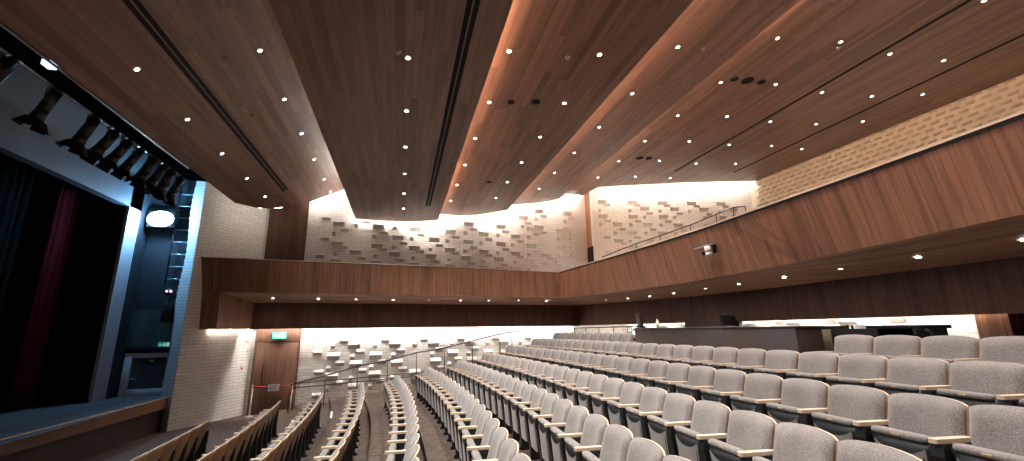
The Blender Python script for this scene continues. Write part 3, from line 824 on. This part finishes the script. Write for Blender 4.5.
# exit signs
def running_man(mb, m, flip=1):
    """the white running figure, doorway and arrow of an escape sign; sign plane x-z, 1 unit wide, centre 0"""
    def q(pts): mb.face([(flip * x, -.006, z) for x, z in pts], m=m)
    c = [(.02 + .035 * math.cos(a * PI / 5), .15 + .035 * math.sin(a * PI / 5)) for a in range(10)]; q(c)
    q([(-.06, .10), (.04, .11), (.02, -.02), (-.05, -.02)]); q([(.03, .10), (.10, .04), (.09, .01), (.02, .06)]); q([(-.06, .10), (-.13, .05), (-.12, .02), (-.05, .06)])
    q([(0, 0), (.02, -.02), (.08, -.10), (.05, -.19), (.02, -.18), (.04, -.10), (-.03, -.02)]); q([(-.05, -.01), (-.01, -.03), (-.08, -.12), (-.15, -.14), (-.15, -.11), (-.09, -.09)])
    q([(.17, -.2), (.34, -.2), (.34, .2), (.17, .2)])
    q([(-.40, 0), (-.30, .09), (-.30, .03), (-.19, .03), (-.19, -.03), (-.30, -.03), (-.30, -.09)])
def exit_sign(loc, rz, w, label):
    t = empty('exit_sign', loc, rz); tag(t, label, 'exit sign')
    mb = MB(); mb.rbox((-w/2 - .015, 0, -w*.27), (w/2 + .015, .05, w*.27), .008); mb.build('housing', M['black'], t)
    mb = MB(); mb.face([(-w/2, -.003, -w*.25), (w/2, -.003, -w*.25), (w/2, -.003, w*.25), (-w/2, -.003, w*.25)]); mb.build('sign_face', M['greensign'], t, recalc=False)
    mb = MB(); running_man(mb, M['signwhite']); o = mb.build('symbol', M['signwhite'], t); o.scale = (w, 1, w)
    return t
exit_sign((-7.28, 16.5, 2.38), .25, .34, 'green lit running man exit sign seen through glass screen beside the stage')
# curtains
def curtain(name, x, y0, y1, z0, z1, mat, label, cat='curtain', amp=.06, freq=14, group=None):
    mb = MB(); n = max(12, int((y1 - y0) * freq)); A = []
    for zz in (z0, (z0 + z1) / 2, z1):
        A.append([(x + amp * math.sin(k * 1.9 + .4 * math.sin(k * .7)), y0 + (y1 - y0) * k / n, zz) for k in range(n + 1)])
    mb.grid(A); o = mb.build(name, mat); s = o.modifiers.new('thick', 'SOLIDIFY'); s.thickness = .02
    tag(o, label, cat, group); return o
curtain('stage_curtain', -8.6, 14.55, 15.35, SZ + .02, 6.9, M['velvet'], 'black stage drape beside the pale portal leg', amp=.04)
curtain('stage_curtain', -9.4, 13.2, 15.6, SZ + .02, 7.2, M['velvet'], 'black stage drape between the red and the portal leg', amp=.05)
curtain('stage_curtain', -9.0, 13.55, 14.35, SZ + .02, 7.0, M['red'], 'narrow dark red stage drape among the black ones', amp=.05)
curtain('stage_curtain', -9.3, 12.0, 13.1, SZ + .02, 7.2, M['green'], 'dark green stage drape beyond the red one', amp=.05)
curtain('stage_curtain', -9.7, YN, 16.1, SZ + .02, 7.6, M['velvet'], 'wide black drape closing the stage behind the coloured ones', amp=.05, freq=8)
# lighting pipes
def pipe(x, z, y0, y1, r, label):
    mb = MB(); mb.cyl((x, y0, z), (x, y1, z), r, n=10); o = mb.build('lighting_pipe', M['silver']); tag(o, label, 'pipe', 'lighting pipes above the stage'); return o
pipe(-5.42, 6.83, 4.2, 12.0, .022, 'upper steel lighting pipe along the ceiling edge above stage')
pipe(-5.80, 6.78, 4.2, 12.6, .022, 'lower steel lighting pipe carrying the hanging spotlights')
t = empty('dark_gap_box', (-5.5, 8, 7.0)); tag(t, 'long black box added for the dark gap above the pipes along the ceiling edge', 'dark box')  # black box added to stand for the dark open gap here
mb = MB(); mb.box((-.42, -9, -.12), (.44, 5.2, .35)); mb.box((.38, -9, -.36), (.44, 4.4, -.1)); mb.build('housing', M['velvet'], t)
for y in range(-4, 7, 2):
    mb = MB(); mb.cyl((.08, y * .65, -.17), (.08, y * .65, -.1), .012, n=6); mb.cyl((-.3, y * .65, -.22), (-.3, y * .65, -.1), .012, n=6); mb.build('hanger', M['black'], t)
for k, y in enumerate((-1.1, -.6, 0.5, 1.5, 2.1, 2.8)):
    mb = MB(); mb.box((.24, y, -.17), (.275, y + .30, -.13)); mb.build('cable_tray', M['silver'], t)
mb = MB(); mb.box((-.05, -.55, -.20), (.06, -.40, -.12)); mb.build('indicator', M['blueind'], t)
# hanging spotlights
def spotlight(x, y, z, aim, label, L=.50, r=.10, flip=0):
    t = empty('stage_spotlight', (x, y, z)); tag(t, label, 'stage light', 'spotlights hanging above the stage')
    a = Vector(aim).normalized(); c = Vector((0, 0, -.30))
    mb = MB(); mb.cyl(c - a * L * .5, c + a * L * .28, r * .9, n=14, r2=r); mb.cyl(c + a * L * .28, c + a * L * .62, r, n=14, r2=r * 1.15, caps=True); mb.cyl(c - a * L * .62, c - a * L * .5, r * .5, n=12, r2=r * .9); mb.build('barrel', M['plastic'], t)
    side = a.cross(Vector((0, 0, 1))).normalized()
    mb = MB(); mb.tube([c + side * r * 1.15, c + side * r * 1.15 + Vector((0, 0, .22)), Vector((0, 0, -.05)) , c - side * r * 1.15 + Vector((0, 0, .22)), c - side * r * 1.15], .012, n=6); mb.build('yoke', M['plastic'], t)
    mb = MB(); mb.rbox((-.03, -.03, -.06), (.03, .03, .03), .006); mb.build('clamp', M['silver'], t)
    mb = MB(); e = c + a * L * .62; up = side.cross(a).normalized()
    for s, d in ((side, up), (up, side), (-side, up), (-up, side)):
        p = e + s * r * 1.1; mb.face([p - d * r, p + d * r, p + d * r * 1.3 + a * .16 + s * .10, p - d * r * 1.3 + a * .16 + s * .10])
    o = mb.build('barn_door', M['black'], t); sm = o.modifiers.new('thick', 'SOLIDIFY'); sm.thickness = .006
    return t
LY = [7.2, 8.1, 9.05, 9.6, 10.05, 10.5, 11.05, 11.5, 11.9, 12.4]
for k, y in enumerate(LY):
    a = random.uniform(-.3, .3)
    spotlight(-5.80, y, 6.74, (-.32, a * .7 - .1, -1), 'black stage spotlight on the pipe, %s from the far end' % ORD[len(LY) - k], r=.085 + .02 * random.random())
# bright lamp on a side ladder, speaker
t = empty('stage_lamp', (-7.54, 15.5, 6.28)); tag(t, 'bright bluish white lamp beside the pale portal leg', 'stage light')
mb = MB(); mb.rbox((-.38, .05, -.28), (.38, .35, .28), .04); mb.build('housing', M['plastic'], t)
mb = MB(); n = 24; mb.face([(.36 * math.cos(2*PI*k/n), .035, .25 * math.sin(2*PI*k/n)) for k in range(n)]); mb.cyl((0, .04, 0), (0, .06, 0), .01)  # lens drawn larger, part of the lamp's glare put into its shape
mb.build('lamp_lens', M['lamp'], t, recalc=False)
mb = MB(); mb.tube([(-.41, .2, 0), (-.41, .2, .36), (.41, .2, .36), (.41, .2, 0)], .014, n=6); mb.build('yoke', M['plastic'], t)
t = empty('lighting_ladder', (-6.95, 15.8, 5.0)); tag(t, 'black side lighting ladder on dark wall beside the bright lamp', 'lighting ladder')
mb = MB(); [mb.cyl((s, 0, -.8), (s, 0, 2.6), .02, n=8) for s in (-.28, .22)]; mb.build('rail', M['plastic'], t)
for k in range(8):
    mb = MB(); mb.cyl((-.28, 0, -.6 + k * .4), (.22, 0, -.6 + k * .4), .015, n=8); mb.build('rung', M['silver'], t)
t = empty('stage_speaker', (-6.93, 15.6, 3.34)); tag(t, 'black loudspeaker hung on the dark wall above glass screen', 'speaker')
mb = MB(); mb.rbox((-.13, -.12, -.28), (.13, .14, .28), .02); mb.build('cabinet', M['plastic'], t)
mb = MB(); mb.box((-.03, .0, .28), (.03, .40, .36)); mb.box((-.12, .36, .26), (.12, .40, .40)); mb.build('bracket', M['silver'], t)
t = empty('moving_light', (-6.98, 15.62, 3.98)); tag(t, 'small black fixture with violet indicator above the hung loudspeaker', 'stage light')
mb = MB(); mb.rbox((-.13, -.08, -.09), (.13, .12, .09), .03); mb.box((-.03, .1, -.03), (.03, .385, .03)); mb.build('body', M['plastic'], t)
for s in (-.05, .06):
    mb = MB(); mb.cyl((s, -.085, .02), (s, -.10, .02), .03, n=10); mb.build('indicator', M['violet'], t)

# ------------------------------------------------------------------ far door, barrier, rails
ang = math.atan(.11)
dx = -4.18
t = empty('door_3', (dx, Wy(dx) - .03, 0), ang); struct(t)
q = MB(); q.rbox((-.68, -.03, 0), (.62, .03, 2.36), .006); q.build('leaf', M['doorwood'], t)
q = MB(); q.rbox((-.76, -.02, 2.37), (.69, .035, 3.4), .006); q.build('overpanel', M['doorwood'], t)
for x in (-.76, .63):
    q = MB(); q.box((x, -.045, 0), (x + .06, .04, 3.4)); q.build('frame', M['doorwood'], t)
q = MB(); q.tube([(-.42, -.03, .98), (-.42, -.08, 1.0), (-.42, -.08, 1.62), (-.42, -.03, 1.64)], .014, n=8); q.build('door_handle', M['black'], t)
exit_sign((dx + .02, Wy(dx) - .18, 2.62), ang, .46, 'green lit running man exit sign over the walnut door')
def post(x, y, label):
    t = empty('barrier_post', (x, y, 0)); tag(t, label, 'barrier post', 'barrier posts at the walnut door')
    q = MB(); q.cyl((0, 0, 0), (0, 0, .02), .13, n=20); q.cyl((0, 0, .02), (0, 0, .05), .12, n=20, r2=.035); q.build('base', M['white'], t)
    q = MB(); q.cyl((0, 0, .04), (0, 0, .93), .025, n=12); q.cyl((0, 0, .93), (0, 0, 1.0), .034, n=12); q.build('pole', M['white'], t)
pA = (-4.72, 16.95); pB = (-3.52, 17.05)
post(*pA, 'slim white barrier post at the splay wall side of walnut door'); post(*pB, 'slim white barrier post at the handrail side of walnut door')
q = MB(); n = 10
A = [(pA[0] + (pB[0] - pA[0]) * k / n, pA[1] + (pB[1] - pA[1]) * k / n - .03, .955 - .03 * math.sin(PI * k / n)) for k in range(n + 1)]
q.grid([[(x, y, z - .025) for x, y, z in A], [(x, y, z + .025) for x, y, z in A]])
q.grid([[(pB[0] - .02, pB[1] - .035, .95), (pB[0] + .03, pB[1] - .035, .95)], [(pB[0] - .05, pB[1] - .04, .62), (pB[0] + .0, pB[1] - .04, .60)]])
o = q.build('barrier_tape', M['tape']); s = o.modifiers.new('thick', 'SOLIDIFY'); s.thickness = .004
tag(o, 'red barrier tape stretched across the walnut door', 'barrier tape')
q = MB(); q.box((-.17, -.004, -.11), (.17, .004, .11)); t = q.build('paper_sign', M['paper']); t.location = (-4.08, 16.955, .90); t.rotation_euler = (0, 0, ang)
tag(t, 'white paper notice with blue print hung on the red tape', 'sign')
for k, (a, b) in enumerate([(-.13, .12), (-.11, .13), (-.13, .05), (-.12, .10)]):
    q = MB(); q.box((a, -.007, .07 - k * .042 - .012), (b, -.0045, .07 - k * .042)); q.build('printed_line', M['tape'] if k == 0 else simple('blue print', (.05, .12, .3), .6), t)
for z, x in ((2.1, -5.12), (1.55, -5.2), (2.42, -5.15)):
    q = MB(); q.rbox((-.025, -.02, -.03), (.025, .02, .03), .005); o = q.build('call_point', M['tape'] if z == 1.55 else M['brass'] if z == 2.42 else M['silver']); 
    yy_ = TY0 + (x - TX0) / (TX1 - TX0) * (TY1 - TY0); o.location = (x + .03, yy_ - .03, z); o.rotation_euler = (0, 0, math.atan2(TY1 - TY0, TX1 - TX0))
    tag(o, {2.1: 'small grey fitting on the splay brick wall above the red one', 1.55: 'small red call point on the splay brick wall', 2.42: 'small brass fitting high on the splay brick wall'}[z], 'wall fitting')
# free-standing handrail climbing the far aisle
def floor_at(x, y):
    r = math.hypot(x - CX, y - CY)
    for i in range(-2, 9):
        if r < tr(i): return tier(i)
    return tier(9)
t = empty('handrail', (0, 0, 0)); tag(t, 'dark steel handrail on posts climbing the far aisle steps', 'handrail')
off = .75
RA = [(-3.55, .98), (-2.45, 1.24), (-1.40, 1.52), (-.38, 1.68), (.66, 1.93), (1.72, 2.08), (2.83, 2.33), (3.98, 2.58), (4.5, 2.66), (6.6, 2.78)]
pts = [(x, Wy(x) - off, z) for x, z in RA]
q = MB(); q.tube(pts, .022, n=8); q.build('rail', M['steel'], t)
for x, z in RA[:9]:
    y = Wy(x) - off; f = floor_at(x, y)
    q = MB(); q.cyl((x, y, f), (x, y, z), .017, n=8); q.cyl((x, y, f), (x, y, f + .012), .05, n=12); q.build('post', M['steel'], t)
# double rail along the wall, lower and flatter
t = empty('wall_handrail', (0, 0, 0)); tag(t, 'lower double bar handrail fixed along the brick wall from the door', 'handrail')
for z0, z1 in ((.95, 1.20), (.81, 1.06)):
    q = MB(); q.tube([(-3.6, Wy(-3.6) - .14, z0), (1.6, Wy(1.6) - .14, z1)], .017, n=8); q.build('rail', M['steel'], t)
for k in range(5):
    x = -3.4 + k * 1.2; z = .95 + .25 * (x + 3.6) / 5.2
    q = MB(); q.cyl((x, Wy(x) - .14, z - .16), (x, Wy(x) - .14, z + .02), .012, n=6); q.cyl((x, Wy(x) - .14, z - .08), (x, Wy(x) + .01, z - .08), .012, n=6); q.build('bracket', M['steel'], t)
# short guard rail in front of the last row
t = empty('guard_rail', (0, 0, 0)); tag(t, 'short dark guard rail standing behind the last row at far corner', 'handrail')
gx = 6.45
q = MB(); q.tube([(gx, 15.7, tier(9)), (gx, 15.7, 2.78), (gx + .1, 11.7, 2.80), (gx + .1, 11.7, tier(9))], .018, n=8); q.build('rail', M['steel'], t)
for k in range(1, 4):
    y = 15.7 - k * 1.0; q = MB(); q.cyl((gx + .03 * k, y, tier(9)), (gx + .03 * k, y, 2.785), .014, n=8); q.build('post', M['steel'], t)
# white step nosings by the row ends
for k, (i, y0, y1) in enumerate(((-1, 13.5, 14.6), (0, 13.6, 14.7))):
    q = MB(); z = tier(i + 1)
    a = [(arcx(tr(i), y) - .008, y, z + .004) for y in (y0, (y0 + y1) / 2, y1)]; b = [(x + .06, y, z) for x, y, z in a]; c = [(x, y, z - .05) for x, y, z in a]
    q.grid([c, a], smooth=False); q.grid([a, b], smooth=False); o = q.build('step_nosing', M['white'])
    tag(o, 'white step edge strip at the aisle end of the %s row' % ORD[i + 4 - 1], 'step edge', 'white step edges in the far aisle')

# ------------------------------------------------------------------ upper handrail on the balcony
t = empty('balcony_handrail', (0, 0, 0)); tag(t, 'thin dark handrail climbing beside the upper brick wall', 'handrail')
UP = [(8.60, 17.38, 5.86), (10.2, 17.11, 6.5), (11.33, 16.92, 6.86), (12.8, 16.68, 7.39), (14.1, 16.46, 7.91), (14.97, 16.31, 8.26), (15.57, 16.21, 8.33)]
q = MB(); q.tube(UP, .024, n=8); q.build('rail', M['steel'], t)
for k, p in enumerate(UP[1:]):
    zf_ = 4.15 + (p[0] - 9.0) / 7.8 * 2.05
    q = MB(); q.cyl((p[0], p[1], zf_), p, .022, n=8); q.build('post', M['steel'], t)
    q = MB(); q.box((p[0] - .06, p[1] - .03, p[2] - .45), (p[0] + .06, p[1] + .03, p[2] - .38)); q.build('clamp', M['steel'], t)
# camera on the back balcony fascia
t = empty('dome_camera', (6.86, 8.35, 4.43)); tag(t, 'white dome camera on a bracket fixed to the back balcony front', 'camera')
q = MB(); q.rbox((.02, -.05, .17), (.10, .58, .21), .012); q.build('arm', M['bluegrey'], t)
q = MB(); q.rbox((.08, -.05, .0), (.16, .0, .2), .01); q.build('mount_plate', M['black'], t)
q = MB(); q.cyl((.05, .10, .17), (.05, .10, .02), .085, n=18); q.cyl((.05, .10, .02), (.05, .10, -.07), .085, n=18, r2=.06); q.build('body', M['white'], t)
q = MB(); q.cyl((.0, .15, .03), (-.05, .20, .0), .045, n=16); q.build('lens', M['black'], t)

# ------------------------------------------------------------------ control booth and what stands on it
BX, BY0, BY1, BZ = 5.82, 5.42, 10.15, 2.725
t = empty('control_booth', (BX, 0, tier(8))); tag(t, 'dark wood fronted control booth standing behind the seats under the back balcony', 'control booth')
h = BZ - tier(8)
for k, (a, b) in enumerate(((8.55, 10.15), (6.95, 8.55), (5.42, 6.95))):
    q = MB(); q.rbox((0, a + .004, -.1), (.05, b - .004, h), .004); q.build('front_panel', M['boothwood'], t)
q = MB(); q.rbox((-.02, BY0 - .02, h), (.55, BY1 + .02, h + .03), .006); q.build('counter', M['boothwood'], t)
q = MB(); q.rbox((.05, BY1 - .05, -.1), (1.7, BY1, h), .004); q.build('side_panel', M['boothwood'], t)
q = MB(); q.rbox((.05, BY0, -.1), (.5, BY0 + .05, h), .004); q.build('side_panel', M['boothwood'], t)
# tall lighter board leaning at the booth's end
t = empty('booth_door', (6.55, 5.4, tier(8))); tag(t, 'dark swing gate with a paler upper board at the end of control booth', 'gate')
q = MB(); q.rbox((0, -.62, .02), (.05, .68, h - .02), .006); q.build('leaf', M['black'], t)
q = MB(); q.rbox((-.03, .06, .52), (.0, .66, h - .03), .006); q.build('board', M['board'], t)
# rack beyond the booth
t = empty('equipment_rack', (7.0, 5.0, tier(9))); tag(t, 'low black equipment rack behind the last row of seats', 'equipment rack')
z0 = tier(9); hh = 2.75 - z0
q = MB(); q.rbox((.1, -.42, hh - .05), (.7, 1.1, hh), .005); q.build('top', M['black'], t)
for y in (-.42, .42, 1.05):
    q = MB(); q.rbox((0, y, 0), (.6, y + .05, hh - .05), .005); q.build('upright', M['black'], t)
q = MB(); q.rbox((.55, -.02, 0), (.6, 1.05, hh - .05), .005); q.build('back_panel', M['black'], t)
q = MB(); q.rbox((0, -.42, .2), (.6, 1.05, .25), .005); q.build('shelf', M['black'], t)
q = MB(); q.rbox((-.02, .48, .45), (.3, .95, hh - .12), .01); q.build('drawer', M['plastic'], t)
q = MB(); q.tube([(.05, -.50, hh - .06), (.05, -.56, hh - .1), (.05, -.56, 0)], .025, n=8); q.build('leg', M['black'], t)
for k in range(4):
    q = MB(); q.rbox((-.10, .0, -.1), (.10, .035, .12), .003); o = q.build('binder', M['white'] if k % 2 == 0 else M['black'])
    o.location = (6.86, 5.22 + k * .045, 2.64); o.rotation_euler = (.12 * (1 if k > 1 else -1), 0, 0)
    tag(o, ('first white binder of the row leaning on the black rack', 'first black binder of the row leaning on the black rack', 'second white binder of the row leaning on the black rack', 'last black binder of the row leaning on the black rack')[k], 'binder', 'binders at the equipment rack')
# chair seen over the booth, bottle, monitor, box
t = empty('booth_chair', (6.45, 10.75, tier(9)), 1.25); tag(t, 'dark office chair with raised back at the end of control booth', 'chair')
zc = 2.74 - tier(9)
q = MB(); q.rbox((-.24, -.05, zc - .1), (.24, .03, zc + .42), .03, mat=Matrix.Rotation(-.12, 4, 'X')); q.build('backrest', M['plastic'], t)
q = MB(); q.rbox((-.25, -.02, zc - .32), (.25, .48, zc - .24), .03); q.build('seat', M['plastic'], t)
for s in (-.27, .27):
    q = MB(); q.tube([(s, .05, zc - .25), (s, .05, zc + .06), (s, .38, zc + .06), (s, .40, zc - .2)], .016, n=6); q.build('armrest', M['plastic'], t)
q = MB(); q.cyl((0, .2, .1), (0, .2, zc - .3), .03, n=10); q.build('post', M['black'], t)
for k in range(5):
    a = k * 2 * PI / 5; q = MB(); q.cyl((0, .2, .1), (.28 * math.cos(a), .2 + .28 * math.sin(a), .04), .02, n=6); q.cyl((.28*math.cos(a), .2 + .28*math.sin(a), 0), (.28*math.cos(a), .2 + .28*math.sin(a), .06), .03, n=8); q.build('leg', M['black'], t)
t = empty('bottle', (6.15, 9.62, BZ + .03)); tag(t, 'small white bottle standing on the control booth counter', 'bottle')
q = MB(); q.cyl((0, 0, 0), (0, 0, .15), .035, n=14); q.cyl((0, 0, .15), (0, 0, .18), .035, n=14, r2=.015); q.build('body', M['white'], t)
q = MB(); q.cyl((0, 0, .18), (0, 0, .21), .018, n=12); q.build('cap', M['white'], t)
t = empty('laptop', (6.2, 7.02, BZ + .03)); tag(t, 'dark laptop with raised tilted screen on the control booth counter', 'laptop')
q = MB(); q.rbox((-.12, -.17, 0), (.12, .17, .02), .006); q.build('keyboard_base', M['silver'], t)
q = MB(); q.rbox((-.01, -.18, 0), (.01, .20, .23), .006, mat=Matrix.Translation((-.12, 0, .02)) @ Matrix.Rotation(-.5, 4, 'Y') @ Matrix.Rotation(.05, 4, 'X')); q.build('screen', M['black'], t)
mb = MB(); mb.box((8.2, 9.9, 1.8), (8.9, 11.4, 2.92)); struct(mb.build('wall_back_column', M['boothwood']))

# ------------------------------------------------------------------ light and world
L = bpy.data.lights.new('stage lamp beam', 'POINT'); L.energy = 180; L.color = (.22, .56, 1); L.shadow_soft_size = .12
o = bpy.data.objects.new('stage lamp beam', L); o.location = (-7.60, 15.28, 6.28); o.rotation_euler = (PI / 2 * .85, 0, PI); link(o)
o.rotation_euler = Vector((.1, -1, -.15)).to_track_quat('-Z', 'Y').to_euler()
w = bpy.data.worlds.new('world'); scene.world = w; w.use_nodes = True
w.node_tree.nodes['Background'].inputs[0].default_value = (.002, .002, .0022, 1)
scene.view_settings.view_transform = 'Standard'; scene.view_settings.look = 'None'; scene.view_settings.gamma = 1; scene.view_settings.use_curve_mapping = False
scene.view_settings.exposure = 1.13
scene.cycles.use_denoising = True
scene.cycles.max_bounces = 8; scene.cycles.diffuse_bounces = 4
scene.cycles.sample_clamp_indirect = 6
